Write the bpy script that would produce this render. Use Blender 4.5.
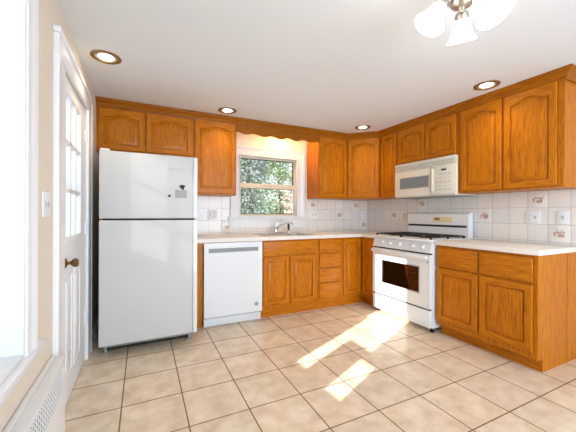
import bpy, bmesh, math, random
from mathutils import Vector, Matrix
random.seed(7)
PI = math.pi
S = bpy.context.scene
C = S.collection
for o in list(bpy.data.objects): bpy.data.objects.remove(o)

# ------------------------------------------------------------------ camera
cam_data = bpy.data.cameras.new('camera'); cam = bpy.data.objects.new('camera', cam_data); C.objects.link(cam)
cam_data.sensor_width = 36; cam_data.lens = 299.2/576*36; cam_data.shift_y = -2.1/576
cam_data.clip_start = 0.02
cam.matrix_world = Matrix.Translation((0, 0, 1.1726)) @ Matrix.Rotation(math.radians(-25.9), 4, 'Z') @ Matrix.Rotation(PI/2, 4, 'X') @ Matrix.Rotation(math.radians(.2), 4, 'Z')
S.camera = cam
# ------------------------------------------------------------------ world
w = bpy.data.worlds.new('sky'); S.world = w; w.use_nodes = True
bg = w.node_tree.nodes['Background']; bg.inputs[0].default_value = (.83, .92, 1, 1); bg.inputs[1].default_value = 1.0
# ------------------------------------------------------------------ lights
def light(name, kind, loc, energy, color=(1, 1, 1), target=None, **kw):
    d = bpy.data.lights.new(name, kind); o = bpy.data.objects.new(name, d); C.objects.link(o)
    o.location = loc; d.energy = energy; d.color = color
    for k, v in kw.items(): setattr(d, k, v)
    if target is not None:
        o.rotation_euler = (Vector(target)-Vector(loc)).to_track_quat('-Z', 'Y').to_euler()
    return o
sundir = Vector((1, .45, -.46))
light('sun', 'SUN', (-3, 0, 4), 9, (1, .97, .92), Vector((-3, 0, 4))+sundir, angle=.012)
light('rear_fill_area', 'AREA', (1.75, -1.78, 1.25), 96, (.74, .87, 1), (1.45, 3, 1.25), shape='RECTANGLE', size=2.6, size_y=1.9)  # fill light added behind the camera to brighten the whole room
light('daylight_left_window', 'AREA', (-1.3, 1.05, 1.5), .6, (.86, .93, 1), (3, 1.05, 1.3), shape='RECTANGLE', size=.8, size_y=1.3)
S.view_settings.view_transform = 'Standard'; S.view_settings.look = 'None'
S.view_settings.gamma = 1; S.view_settings.use_curve_mapping = False
S.view_settings.exposure = 0.72

# ------------------------------------------------------------------ helpers
def lin(r, g, b):
    f = lambda c: (c/255/12.92) if c/255 <= .04045 else ((c/255+.055)/1.055)**2.4
    return (f(r), f(g), f(b), 1)
def mat(name, col, rough=.5, metal=0, emit=None, estr=0, bump=0, bscale=60, spec=.5):
    m = bpy.data.materials.new(name); m.use_nodes = True; n = m.node_tree.nodes; l = m.node_tree.links
    p = n['Principled BSDF']; p.inputs['Base Color'].default_value = col; p.inputs['Roughness'].default_value = rough
    p.inputs['Metallic'].default_value = metal; p.inputs['Specular IOR Level'].default_value = spec
    if emit: p.inputs['Emission Color'].default_value = emit; p.inputs['Emission Strength'].default_value = estr
    # faint procedural unevenness on everything
    tc = n.new('ShaderNodeTexCoord'); no = n.new('ShaderNodeTexNoise'); no.inputs['Scale'].default_value = bscale
    l.new(tc.outputs['Object'], no.inputs['Vector'])
    if bump:
        b = n.new('ShaderNodeBump'); b.inputs['Strength'].default_value = bump; b.inputs['Distance'].default_value = .002
        l.new(no.outputs['Fac'], b.inputs['Height']); l.new(b.outputs['Normal'], p.inputs['Normal'])
    else:
        mr = n.new('ShaderNodeMapRange'); mr.inputs['To Min'].default_value = max(0, rough-.012); mr.inputs['To Max'].default_value = min(1, rough+.012)
        l.new(no.outputs['Fac'], mr.inputs['Value']); l.new(mr.outputs['Result'], p.inputs['Roughness'])
    return m
def ramp(n, stops):
    r = n.new('ShaderNodeValToRGB'); e = r.color_ramp.elements
    e[0].position, e[0].color = stops[0]; e[1].position, e[1].color = stops[-1]
    for p, c in stops[1:-1]:
        x = e.new(p); x.color = c
    return r
def oak(name, axis, light_=1.0):
    m = bpy.data.materials.new(name); m.use_nodes = True; n = m.node_tree.nodes; l = m.node_tree.links
    p = n['Principled BSDF']
    g = n.new('ShaderNodeNewGeometry')
    oi = n.new('ShaderNodeObjectInfo')
    ad = n.new('ShaderNodeVectorMath'); ad.operation = 'ADD'
    cb = n.new('ShaderNodeCombineXYZ')
    ml = n.new('ShaderNodeMath'); ml.operation = 'MULTIPLY'; ml.inputs[1].default_value = 37
    l.new(oi.outputs['Random'], ml.inputs[0])
    for i in range(3): l.new(ml.outputs[0], cb.inputs[i])
    l.new(g.outputs['Position'], ad.inputs[0]); l.new(cb.outputs[0], ad.inputs[1])
    mp = n.new('ShaderNodeMapping'); sc = [30, 30, 30]; sc[axis] = 1.5
    mp.inputs['Scale'].default_value = sc
    l.new(ad.outputs[0], mp.inputs[0])
    wv = n.new('ShaderNodeTexNoise'); wv.inputs['Scale'].default_value = .42; wv.inputs['Detail'].default_value = 2; wv.inputs['Distortion'].default_value = .6
    l.new(mp.outputs[0], wv.inputs['Vector'])
    # rings out of the smooth noise
    mu = n.new('ShaderNodeMath'); mu.operation = 'MULTIPLY'; mu.inputs[1].default_value = 42
    si = n.new('ShaderNodeMath'); si.operation = 'SINE'
    l.new(wv.outputs['Fac'], mu.inputs[0]); l.new(mu.outputs[0], si.inputs[0])
    fine = n.new('ShaderNodeTexNoise'); fine.inputs['Scale'].default_value = 6; fine.inputs['Detail'].default_value = 2
    l.new(mp.outputs[0], fine.inputs['Vector'])
    a = n.new('ShaderNodeMath'); a.operation = 'MULTIPLY_ADD'; a.inputs[1].default_value = .05
    l.new(si.outputs[0], a.inputs[0]); l.new(fine.outputs['Fac'], a.inputs[2])
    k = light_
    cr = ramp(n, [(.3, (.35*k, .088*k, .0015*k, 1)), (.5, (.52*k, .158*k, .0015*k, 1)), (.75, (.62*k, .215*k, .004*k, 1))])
    l.new(a.outputs[0], cr.inputs[0]); l.new(cr.outputs[0], p.inputs['Base Color'])
    p.inputs['Roughness'].default_value = .36; p.inputs['Specular IOR Level'].default_value = .24
    b = n.new('ShaderNodeBump'); b.inputs['Strength'].default_value = .12; b.inputs['Distance'].default_value = .001
    l.new(a.outputs[0], b.inputs['Height']); l.new(b.outputs[0], p.inputs['Normal'])
    return m
def tile_mat(name, au, av, ou, ov, pu, pv, grout, c1, c2, mortar_col, rough, mott, bump=.4):
    """square tiles on the plane spanned by axes au, av; one joint passes through (ou, ov)"""
    m = bpy.data.materials.new(name); m.use_nodes = True; n = m.node_tree.nodes; l = m.node_tree.links
    p = n['Principled BSDF']; g = n.new('ShaderNodeNewGeometry'); sp = n.new('ShaderNodeSeparateXYZ'); cb = n.new('ShaderNodeCombineXYZ')
    l.new(g.outputs['Position'], sp.inputs[0])
    for i, (ax, off) in enumerate(((au, ou), (av, ov))):
        s = n.new('ShaderNodeMath'); s.operation = 'SUBTRACT'; s.inputs[1].default_value = off
        l.new(sp.outputs[ax], s.inputs[0]); l.new(s.outputs[0], cb.inputs[i])
    br = n.new('ShaderNodeTexBrick'); br.offset = 0; br.squash = 1
    br.inputs['Scale'].default_value = 1; br.inputs['Brick Width'].default_value = pu; br.inputs['Row Height'].default_value = pv
    br.inputs['Mortar Size'].default_value = grout; br.inputs['Mortar Smooth'].default_value = .2; br.inputs['Bias'].default_value = 0
    br.inputs['Color1'].default_value = (.93, .95, .97, 1); br.inputs['Color2'].default_value = (1, .98, .95, 1)
    br.inputs['Mortar'].default_value = (1, 1, 1, 1)
    l.new(cb.outputs[0], br.inputs['Vector'])
    no = n.new('ShaderNodeTexNoise'); no.inputs['Scale'].default_value = mott; no.inputs['Detail'].default_value = 5; no.inputs['Roughness'].default_value = .6
    l.new(g.outputs['Position'], no.inputs['Vector'])
    cr = ramp(n, [(.32, c1), (.68, c2)]); l.new(no.outputs['Fac'], cr.inputs[0])
    mx = n.new('ShaderNodeMix'); mx.data_type = 'RGBA'; mx.blend_type = 'MULTIPLY'; mx.inputs[0].default_value = 1
    l.new(cr.outputs[0], mx.inputs[6]); l.new(br.outputs['Color'], mx.inputs[7])
    m2 = n.new('ShaderNodeMix'); m2.data_type = 'RGBA'; l.new(br.outputs['Fac'], m2.inputs[0]); l.new(mx.outputs[2], m2.inputs[6]); m2.inputs[7].default_value = mortar_col
    l.new(m2.outputs[2], p.inputs['Base Color'])
    mr = n.new('ShaderNodeMapRange'); mr.inputs['To Min'].default_value = rough; mr.inputs['To Max'].default_value = .85
    l.new(br.outputs['Fac'], mr.inputs['Value']); l.new(mr.outputs[0], p.inputs['Roughness'])
    b = n.new('ShaderNodeBump'); b.invert = True; b.inputs['Strength'].default_value = bump; b.inputs['Distance'].default_value = .002
    l.new(br.outputs['Fac'], b.inputs['Height']); l.new(b.outputs[0], p.inputs['Normal'])
    return m
def thin_glass(name, tint=(1, 1, 1, 1), haze=0):
    m = bpy.data.materials.new(name); m.use_nodes = True; n = m.node_tree.nodes; l = m.node_tree.links
    n.remove(n['Principled BSDF']); out = n['Material Output']
    t = n.new('ShaderNodeBsdfTransparent'); t.inputs[0].default_value = tint
    g = n.new('ShaderNodeBsdfGlossy'); g.inputs['Roughness'].default_value = .02
    f = n.new('ShaderNodeFresnel'); f.inputs[0].default_value = 1.45
    mx = n.new('ShaderNodeMixShader'); l.new(f.outputs[0], mx.inputs[0]); l.new(t.outputs[0], mx.inputs[1]); l.new(g.outputs[0], mx.inputs[2])
    last = mx.outputs[0]
    if haze:
        d = n.new('ShaderNodeBsdfTranslucent'); d.inputs[0].default_value = (.5, .56, .6, 1)
        m3 = n.new('ShaderNodeMixShader'); m3.inputs[0].default_value = haze; l.new(last, m3.inputs[1]); l.new(d.outputs[0], m3.inputs[2]); last = m3.outputs[0]
    l.new(last, out.inputs[0])
    return m

def box(bm, x0, x1, y0, y1, z0, z1, bev=0, seg=2):
    x0, x1 = sorted((x0, x1)); y0, y1 = sorted((y0, y1)); z0, z1 = sorted((z0, z1))
    v = [bm.verts.new(p) for p in ((x0,y0,z0),(x1,y0,z0),(x1,y1,z0),(x0,y1,z0),(x0,y0,z1),(x1,y0,z1),(x1,y1,z1),(x0,y1,z1))]
    fs = [bm.faces.new([v[i] for i in q]) for q in ((3,2,1,0),(4,5,6,7),(0,1,5,4),(1,2,6,5),(2,3,7,6),(3,0,4,7))]
    if bev:
        es = list({e for f in fs for e in f.edges})
        bmesh.ops.bevel(bm, geom=es, offset=bev, segments=seg, affect='EDGES', profile=.5)
    return bm
def B(*a, **k): return box(bmesh.new(), *a, **k)
def boxes(lst, bev=0):
    bm = bmesh.new()
    for a in lst: box(bm, *a, bev=bev)
    return bm
def ring_faces(bm, A, Bq):
    n = len(A)
    for i in range(n): bm.faces.new((A[i], A[(i+1) % n], Bq[(i+1) % n], Bq[i]))
def lathe(bm, prof, M=None, seg=24, cap=True):
    """prof: (r, z) pairs about local Z"""
    M = M or Matrix.Identity(4); loops = []
    for r, z in prof:
        if r < 1e-6: loops.append([bm.verts.new(M @ Vector((0, 0, z)))])
        else: loops.append([bm.verts.new(M @ Vector((r*math.cos(2*PI*i/seg), r*math.sin(2*PI*i/seg), z))) for i in range(seg)])
    for a, b in zip(loops, loops[1:]):
        if len(a) == 1 and len(b) == 1: continue
        if len(a) == 1:
            for i in range(seg): bm.faces.new((a[0], b[i], b[(i+1) % seg]))
        elif len(b) == 1:
            for i in range(seg): bm.faces.new((a[(i+1) % seg], a[i], b[0]))
        else: ring_faces(bm, a, b)
    if cap:
        if len(loops[0]) > 1: bm.faces.new(list(reversed(loops[0])))
        if len(loops[-1]) > 1: bm.faces.new(loops[-1])
    return bm
def tube(bm, pts, r, seg=10):
    pts = [Vector(p) for p in pts]; loops = []; up = None
    for i, p in enumerate(pts):
        d = (pts[min(i+1, len(pts)-1)]-pts[max(i-1, 0)]).normalized()
        if up is None: up = d.orthogonal().normalized()
        up = (up-d*up.dot(d)).normalized(); s = d.cross(up)
        rr = r[i] if isinstance(r, (list, tuple)) else r
        loops.append([bm.verts.new(p+(up*math.cos(2*PI*k/seg)+s*math.sin(2*PI*k/seg))*rr) for k in range(seg)])
    for a, b in zip(loops, loops[1:]): ring_faces(bm, a, b)
    bm.faces.new(list(reversed(loops[0]))); bm.faces.new(loops[-1])
    return bm
def cells(xs, ys, skip, z0, z1, P=lambda u, v, w: (u, v, w)):
    """slab over a grid of cells with some cells left out, as one solid"""
    bm = bmesh.new(); n = {}
    def V(i, j):
        if (i, j) not in n: n[i, j] = bm.verts.new((xs[i], ys[j], z0))
        return n[i, j]
    fs = []
    for i in range(len(xs)-1):
        for j in range(len(ys)-1):
            if skip((xs[i]+xs[i+1])/2, (ys[j]+ys[j+1])/2): continue
            fs.append(bm.faces.new((V(i, j), V(i+1, j), V(i+1, j+1), V(i, j+1))))
    r = bmesh.ops.extrude_face_region(bm, geom=fs)
    bmesh.ops.translate(bm, verts=[g for g in r['geom'] if isinstance(g, bmesh.types.BMVert)], vec=(0, 0, z1-z0))
    for v in bm.verts: v.co = Vector(P(*v.co))
    return bm
WORLD = {}
def obj(name, bm, m, parent=None, smooth=40):
    bmesh.ops.recalc_face_normals(bm, faces=bm.faces)
    if parent is not None: off = WORLD[parent.name]
    else:
        xs = [v.co.x for v in bm.verts]; ys = [v.co.y for v in bm.verts]; zs = [v.co.z for v in bm.verts]
        off = Vector(((min(xs)+max(xs))/2, (min(ys)+max(ys))/2, min(zs)))
    bmesh.ops.translate(bm, verts=bm.verts, vec=-off)
    me = bpy.data.meshes.new(name); bm.to_mesh(me); bm.free()
    me.materials.append(m)
    for p in me.polygons: p.use_smooth = True
    me.set_sharp_from_angle(angle=math.radians(smooth))
    o = bpy.data.objects.new(name, me); C.objects.link(o)
    if parent is not None: o.parent = parent; WORLD[o.name] = off.copy()
    else: o.location = off; WORLD[o.name] = off.copy()
    return o
def tag(o, label, cat, group=None, kind=None):
    o['label'] = label; o['category'] = cat
    if group: o['group'] = group
    if kind: o['kind'] = kind
    return o
def thing(name, label, cat, loc, group=None):
    o = bpy.data.objects.new(name, None); C.objects.link(o); o.location = loc; o.empty_display_size = .05
    WORLD[o.name] = Vector(loc)
    return tag(o, label, cat, group)
def struct(name, bm, m, label=None, parent=None):
    o = obj(name, bm, m, parent)
    if parent is None:
        o['kind'] = 'structure'
        if label: o['label'] = label
    return o
def copy_tree(o, parent=None):
    c = o.copy(); C.objects.link(c)
    if parent is not None: c.parent = parent
    for ch in list(o.children): copy_tree(ch, c)
    return c

# ------------------------------------------------------------------ materials
OV = oak('oak_vertical_grain', 2); OX = oak('oak_grain_along_x', 0); OY = oak('oak_grain_along_y', 1)
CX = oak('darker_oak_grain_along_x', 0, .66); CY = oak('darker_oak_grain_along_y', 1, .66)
WHITE = mat('white_enamel', lin(230, 233, 236), .28)
FRIDGE = mat('white_pebbled_enamel', lin(204, 204, 203), .6, bump=.12, bscale=420)
PAINT = mat('white_trim_paint', lin(240, 241, 243), .38)
WALL = mat('cream_wall_paint', lin(230, 219, 202), .7, bump=.05, bscale=180)
SHELLW = mat('white_wall_paint', lin(236, 230, 222), .7, bump=.05, bscale=180)
CEIL = mat('ceiling_paint', lin(234, 237, 241), .85, bump=.05, bscale=120)
ALMOND = mat('almond_plastic', lin(228, 224, 212), .32)
CREAM = mat('cream_plastic', lin(216, 209, 190), .4)
LAM = mat('cream_laminate', lin(234, 226, 216), .34)
BLACK = mat('black_plastic', lin(18, 18, 20), .35)
IRON = mat('black_cast_iron', lin(26, 22, 20), .5)
DARK = mat('dark_recess', lin(40, 34, 30), .8)
GREY = mat('grey_plastic', lin(150, 152, 150), .4)
LGREY = mat('light_grey_plastic', lin(190, 192, 190), .4)
STEEL = mat('brushed_steel', lin(200, 198, 192), .25, metal=1)
CHROME = mat('chrome', lin(220, 220, 220), .1, metal=1)
NICKEL = mat('brushed_nickel', lin(190, 182, 172), .3, metal=1)
BRASS = mat('antique_brass', lin(128, 98, 62), .3, metal=1)
BRONZE = mat('bronze_trim', lin(150, 118, 84), .4, metal=.6)
VINYL = mat('almond_window_vinyl', lin(232, 216, 192), .45)
SHADE = mat('lit_opal_glass', (1, 1, 1, 1), .3, emit=(1, .97, .9, 1), estr=1.6)
BULB = mat('lit_lamp_lens', (1, 1, 1, 1), .4, emit=(1, .86, .62, 1), estr=9)
PUCK = mat('lit_puck_lens', (1, 1, 1, 1), .4, emit=(1, .7, .3, 1), estr=12)
GLASS = thin_glass('window_glass')
STORM = thin_glass('hazy_storm_glass', haze=.7)
FLOOR = tile_mat('floor_tile', 0, 1, -.1116-3.462, 2.0626-6.924, .3462, .3462, .0042, lin(214, 189, 160), lin(240, 223, 200), lin(130, 94, 64), .3, 8)
TB = tile_mat('wall_tile_facing_front', 0, 2, 2.294-3.12, .935-1.52, .156, .152, .0018, lin(240, 233, 227), lin(245, 240, 235), lin(182, 168, 156), .18, 4)
TR = tile_mat('wall_tile_facing_left', 1, 2, 1.526-3.12, .935-1.52, .156, .152, .0018, lin(240, 233, 227), lin(245, 240, 235), lin(182, 168, 156), .18, 4)
TILE = mat('glazed_tile', lin(242, 236, 230), .18)
RUST = mat('painted_basket_brown', lin(186, 146, 120), .3)
ROSE = mat('painted_flower_rose', lin(208, 170, 152), .3)
SAGE = mat('painted_leaf_grey', lin(150, 148, 138), .3)
OVENGLASS = mat('oven_interior_enamel', lin(158, 116, 98), .5)
OVPANE = thin_glass('tinted_oven_glass', (.62, .52, .48, 1))
MWGLASS = mat('screened_microwave_glass', lin(132, 136, 140), .1)
DISPLAY = mat('brown_display', lin(70, 48, 30), .2)
AMBER = mat('gold_display_panel', lin(235, 212, 165), .25)
PAPER = mat('printed_paper', lin(158, 158, 155), .6)
GROUND = mat('pale_driveway', lin(175, 172, 165), .9, bump=.3, bscale=20)

# ------------------------------------------------------------------ the shell
XL, XR, YB, YF, ZC = -.41, 3.223, 3.748, -1.6, 2.29
struct('floor', B(XL-.12, XR+.12, YF-.12, YB+.14, -.06, 0), FLOOR)
struct('ceiling', B(XL-.12, XR+.12, YF-.12, YB+.14, ZC, ZC+.08), CEIL)
wx0, wx1, wz0, wz1 = 1.112, 1.958, 1.133, 1.940           # rear (sink) window opening
struct('wall_back', cells([XL-.12, wx0, wx1, XR+.12], [0, wz0, wz1, ZC], lambda u, v: wx0 < u < wx1 and wz0 < v < wz1, YB, YB+.14, lambda u, v, w: (u, w, v)), SHELLW)
dy0, dy1, dz1 = 2.10, 2.84, 2.0                            # entry door opening
ly0, ly1, lz0, lz1 = .62, 1.476, .62, 2.13                 # left window opening
struct('wall_left', cells([YF, ly0, ly1, dy0, dy1, YB], [0, lz0, dz1, lz1, ZC],
       lambda u, v: (ly0 < u < ly1 and lz0 < v < lz1) or (dy0 < u < dy1 and v < dz1), XL-.12, XL, lambda u, v, w: (w, u, v)), WALL)
struct('wall_right', B(XR, XR+.12, YF, YB, 0, ZC), SHELLW)
ry0, ry1 = .15, 2.75                                       # unseen opening added behind the camera to let fill light in
struct('wall_front', cells([XL-.12, ry0, ry1, XR+.12], [0, .3, 2.15, ZC], lambda u, v: ry0 < u < ry1 and .3 < v < 2.15, YF-.12, YF, lambda u, v, w: (u, w, v)), SHELLW)

# --- sink window
wb = bmesh.new()
def frame_y(bm, x0, x1, z0, z1, t, y0, y1, bev=.002):      # rectangular frame facing -Y
    box(bm, x0, x0+t, y0, y1, z0, z1, bev=bev); box(bm, x1-t, x1, y0, y1, z0, z1, bev=bev)
    box(bm, x0+t, x1-t, y0, y1, z0, z0+t, bev=bev); box(bm, x0+t, x1-t, y0, y1, z1-t, z1, bev=bev)
win = struct('window_1', (lambda b: (frame_y(b, wx0, wx1, wz0, wz1, .012, 3.715, 3.86), b)[1])(bmesh.new()), PAINT)
zm = 1.54
b = bmesh.new(); frame_y(b, wx0+.012, wx1-.012, zm-.02, wz1-.012, .024, 3.80, 3.825); obj('upper_sash', b, VINYL, win)
b = bmesh.new(); frame_y(b, wx0+.012, wx1-.012, wz0+.012, zm+.034, .024, 3.765, 3.79); box(b, wx0+.036, wx1-.036, 3.762, 3.792, zm-.030, zm+.034, bev=.003); obj('lower_sash', b, VINYL, win)
b = bmesh.new(); frame_y(b, wx0+.033, wx1-.033, zm+.002, wz1-.034, .008, 3.794, 3.82, 0); frame_y(b, wx0+.033, wx1-.033, wz0+.034, zm-.027, .008, 3.763, 3.7645, 0); obj('glazing_gasket', b, BLACK, win)
obj('glass_pane', B(wx0+.03, wx1-.03, 3.811, 3.815, zm, wz1-.03), GLASS, win)
obj('glass_pane', B(wx0+.03, wx1-.03, 3.776, 3.780, wz0+.03, zm-.01), GLASS, win)
b = bmesh.new(); box(b, 1.50, 1.56, 3.75, 3.766, zm+.010, zm+.026, bev=.003); box(b, 1.36, 1.42, 3.752, 3.764, zm-.01, zm); obj('sash_lock', b, VINYL, win)
# casing with a stepped profile, stool and apron
def casing_y(bm, x0, x1, z0, z1, yw, inner_left=None):
    pass
b = bmesh.new()
def mitred(bm, path, prof, closed=False):
    """sweep a profile (out, up-normal) along a polyline; path items: (point, outward dir scaled for the mitre)"""
    loops = [[bm.verts.new(Vector(p)+Vector(o)*a+Vector(nm)*h) for a, h in prof] for p, o, nm in path]
    for A, Bq in zip(loops, loops[1:]):
        for i in range(len(prof)-1): bm.faces.new((A[i], A[i+1], Bq[i+1], Bq[i]))
        bm.faces.new((A[-1], A[0], Bq[0], Bq[-1]))
    bm.faces.new(loops[0]); bm.faces.new(list(reversed(loops[-1])))
prof = [(0, 0), (0, .012), (.012, .016), (.03, .012), (.06, .016), (.085, .02), (.092, .028), (.112, .028), (.112, 0)]
N_ = (0, -1, 0); cs = 1.115
mitred(b, [((wx0, YB, 1.12), (-1, 0, 0), N_), ((wx0, YB, wz1), (-1, 0, 1), N_), ((wx1, YB, wz1), (1, 0, 1), N_), ((wx1, YB, 1.12), (1, 0, 0), N_)], prof)
struct('trim_1', b, PAINT, 'white window casing')
struct('trim_2', boxes([(wx0-.145, wx1+.15, 3.70, YB+.10, 1.105, 1.13)], .004), PAINT, 'white window stool')
struct('trim_3', boxes([(wx0-.13, wx1+.135, 3.722, YB, .985, 1.105)], .004), PAINT, 'white window apron')

# --- left window, deep jambs; unseen panes laid out to shape the sun patches
def frame_x(bm, y0, y1, z0, z1, t, x0, x1, bev=.002):
    box(bm, x0, x1, y0, y0+t, z0, z1, bev=bev); box(bm, x0, x1, y1-t, y1, z0, z1, bev=bev)
    box(bm, x0, x1, y0+t, y1-t, z0, z0+t, bev=bev); box(bm, x0, x1, y0+t, y1-t, z1-t, z1, bev=bev)
b = bmesh.new(); frame_x(b, ly0, ly1, lz0, lz1, .016, XL-.125, XL+.005); win2 = struct('window_2', b, PAINT)
def lit(u, v): return (1.235 < u < 1.385 and .745 < v < 2.09) or (.945 < u < 1.235 and 1.04 < v < 2.09) or (1.385 < u < 1.45 and 1.3 < v < 2.09) or (.80 < u < .975 and .745 < v < .975)
b = cells([ly0+.016, .80, .945, .975, 1.235, 1.385, 1.45, ly1-.016], [lz0+.016, .745, .975, 1.04, 1.3, 2.09, lz1-.016], lit, -.535, -.505, lambda u, v, w: (w, u, v)); obj('sun_mask_sash', b, PAINT, win2)  # out of view; solid cells block the sun to leave strips on the floor
obj('glass_pane', B(-.523, -.519, .79, 1.47, .69, 2.10), GLASS, win2)
b = bmesh.new(); N_ = (1, 0, 0)
prof = [(0, 0), (0, .012), (.012, .015), (.03, .011), (.055, .014), (.066, .022), (.085, .022), (.085, 0)]
mitred(b, [((XL, ly1, .62), (0, 1, 0), N_), ((XL, ly1, lz1), (0, 1, 1), N_), ((XL, ly0, lz1), (0, -1, 1), N_), ((XL, ly0, .62), (0, -1, 0), N_)], prof)
struct('trim_4', b, PAINT, 'white casing of the left window')
struct('trim_5', boxes([(XL-.12, XL+.03, ly0-.13, 1.668, .590, .62)], .005), PAINT, 'white stool of the left window')

# --- entry door, casing
b = bmesh.new()
box(b, XL, XL+.006, 1.955, dy0+.02, 0, dz1+.02); box(b, XL, XL+.02, 1.890, 1.965, 0, 2.10, bev=.004); box(b, XL, XL+.026, 1.882, 1.910, 0, 2.094, bev=.003)
box(b, XL, XL+.02, 2.848, 3.02, 0, 2.10, bev=.004); box(b, XL, XL+.026, 2.998, 3.026, 0, 2.094, bev=.003)
box(b, XL, XL+.0205, 1.912, 2.994, 2.0, 2.097, bev=.004); box(b, XL, XL+.034, 1.870, 3.038, 2.0945, 2.125, bev=.006)
struct('trim_6', b, PAINT, 'white door casing')
b = bmesh.new(); box(b, XL-.12, XL-.06, dy0, dy0+.012, 0, dz1); box(b, XL-.12, XL-.06, dy1-.012, dy1, 0, dz1); box(b, XL-.12, XL-.06, dy0, dy1, dz1-.012, dz1)
struct('trim_7', b, PAINT, 'white door jamb')
# leaf with 9 lites above two tall panels
lx0, lx1 = XL-.048, XL-.004
a0, a1 = dy0+.004, dy1-.004
gz0, gz1, gy0, gy1 = 1.02, 1.90, a0+.045, a1-.20
b = cells([a0, gy0, gy1, a1], [.008, gz0, gz1, dz1-.005], lambda u, v: gy0 < u < gy1 and gz0 < v < gz1, lx0, lx1, lambda u, v, w: (w, u, v))
def relief(bm, y0, y1, z0, z1, x):
    frame_x(bm, y0, y1, z0, z1, .018, x-.002, x+.005, bev=.002)
    box(bm, x-.002, x+.004, y0+.045, y1-.045, z0+.045, z1-.045, bev=.003)
ym = (gy0+gy1)/2
relief(b, gy0, ym-.03, .16, .80, lx1); relief(b, ym+.03, gy1, .16, .80, lx1)
door = struct('door_1', b, PAINT)
b = bmesh.new(); frame_x(b, gy0-.02, gy1+.02, gz0-.02, gz1+.02, .028, lx1-.006, lx1+.006, bev=.003)
for k in (1, 2):
    y = gy0+(gy1-gy0)*k/3; box(b, lx1-.03, lx1+.003, y-.015, y+.015, gz0, gz1, bev=.002)
    z = gz0+(gz1-gz0)*k/3; box(b, lx1-.03, lx1+.003, gy0, gy1, z-.013, z+.013, bev=.002)
obj('muntin_grid', b, PAINT, door)
obj('glass_pane', B(lx0+.018, lx0+.022, gy0, gy1, gz0, gz1), GLASS, door)
def axis_mat(p, d): return Matrix.Translation(p) @ Vector(d).to_track_quat('Z', 'Y').to_matrix().to_4x4()
kb = bmesh.new(); lathe(kb, [(.030, 0), (.030, .004), (.022, .009), (.011, .012), (.010, .028), (.018, .034), (.026, .046), (.027, .056), (.020, .066), (0, .070)], axis_mat((lx1, 2.175, .875), (1, 0, 0)))
o = obj('door_knob', kb, BRASS, door); o['label'] = 'antique brass round knob'
for z in (.35, 1.05, 1.78):
    hb = bmesh.new(); lathe(hb, [(.010, -.05), (.010, .05)], Matrix.Translation((XL+.004, dy1-.006, z)), 10); box(hb, XL-.003, XL+.001, dy1-.035, dy1-.006, z-.045, z+.045)
    for q in (-.03, .03): lathe(hb, [(.013, q-.004), (.013, q+.004)], Matrix.Translation((XL+.004, dy1-.006, z)), 10)
    obj('hinge', hb, PAINT, door)
# storm door outside the entry door
b = bmesh.new(); frame_x(b, dy0+.012, dy1-.012, .01, dz1-.012, .07, XL-.115, XL-.09); box(b, XL-.115, XL-.09, dy0+.08, dy1-.08, .08, .75); box(b, XL-.115, XL-.09, dy0+.08, dy1-.08, 1.36, 1.40)
sd = struct('door_2', b, PAINT); obj('storm_glass', B(XL-.105, XL-.101, dy0+.08, dy1-.08, .75, dz1-.08), STORM, sd)
# baseboards
struct('baseboard_left', boxes([(XL, XL+.014, 3.02, YB, 0, .10), (XL, XL+.010, 3.02, YB, .10, .115)], .003), PAINT)
struct('baseboard_right', boxes([(XR-.014, XR, YF, 1.14, 0, .10)], .003), PAINT)
# frame and glass of the light opening added behind the camera
b = bmesh.new(); frame_y(b, ry0, ry1, .3, 2.15, .05, YF-.10, YF-.02); box(b, 1.42, 1.48, YF-.10, YF-.02, .35, 2.10)
win3 = struct('added_rear_window', b, PAINT); obj('glass_pane', B(ry0+.04, 1.43, YF-.06, YF-.056, .34, 2.11), GLASS, win3); obj('glass_pane', B(1.47, ry1-.04, YF-.06, YF-.056, .34, 2.11), GLASS, win3)

# ------------------------------------------------------------------ cabinet joinery
class Face:
    """a vertical plane: u runs along it, w points out of it"""
    def __init__(s, o, u, n): s.o, s.u, s.n = Vector(o), Vector(u).normalized(), Vector(n).normalized()
    def P(s, u, w, z): return s.o+s.u*u+s.n*w+Vector((0, 0, z))
    def box(s, bm, u0, u1, w0, w1, z0, z1, bev=0):
        t = bmesh.new(); box(t, u0, u1, w0, w1, z0, z1, bev=bev)
        for v in t.verts: v.co = s.P(*v.co)
        me = bpy.data.meshes.new('t'); t.to_mesh(me); t.free(); bm.from_mesh(me); bpy.data.meshes.remove(me); return bm
def arch(t):
    s = abs(t-.5)*2                     # 0 centre, 1 edge
    x = min(1, max(0, (.88-s)/.80))
    return x*x*(3-2*x)
def panel_loop(bm, F, u0, u1, z0, z1, w, drop):
    K = 32; out = [F.P(u0, w, z0), F.P(u1, w, z0)]
    for k in range(K+1):
        t = 1-k/K; out.append(F.P(u0+(u1-u0)*t, w, z1-drop*(1-arch(t))))
    return [bm.verts.new(p) for p in out]
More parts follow.
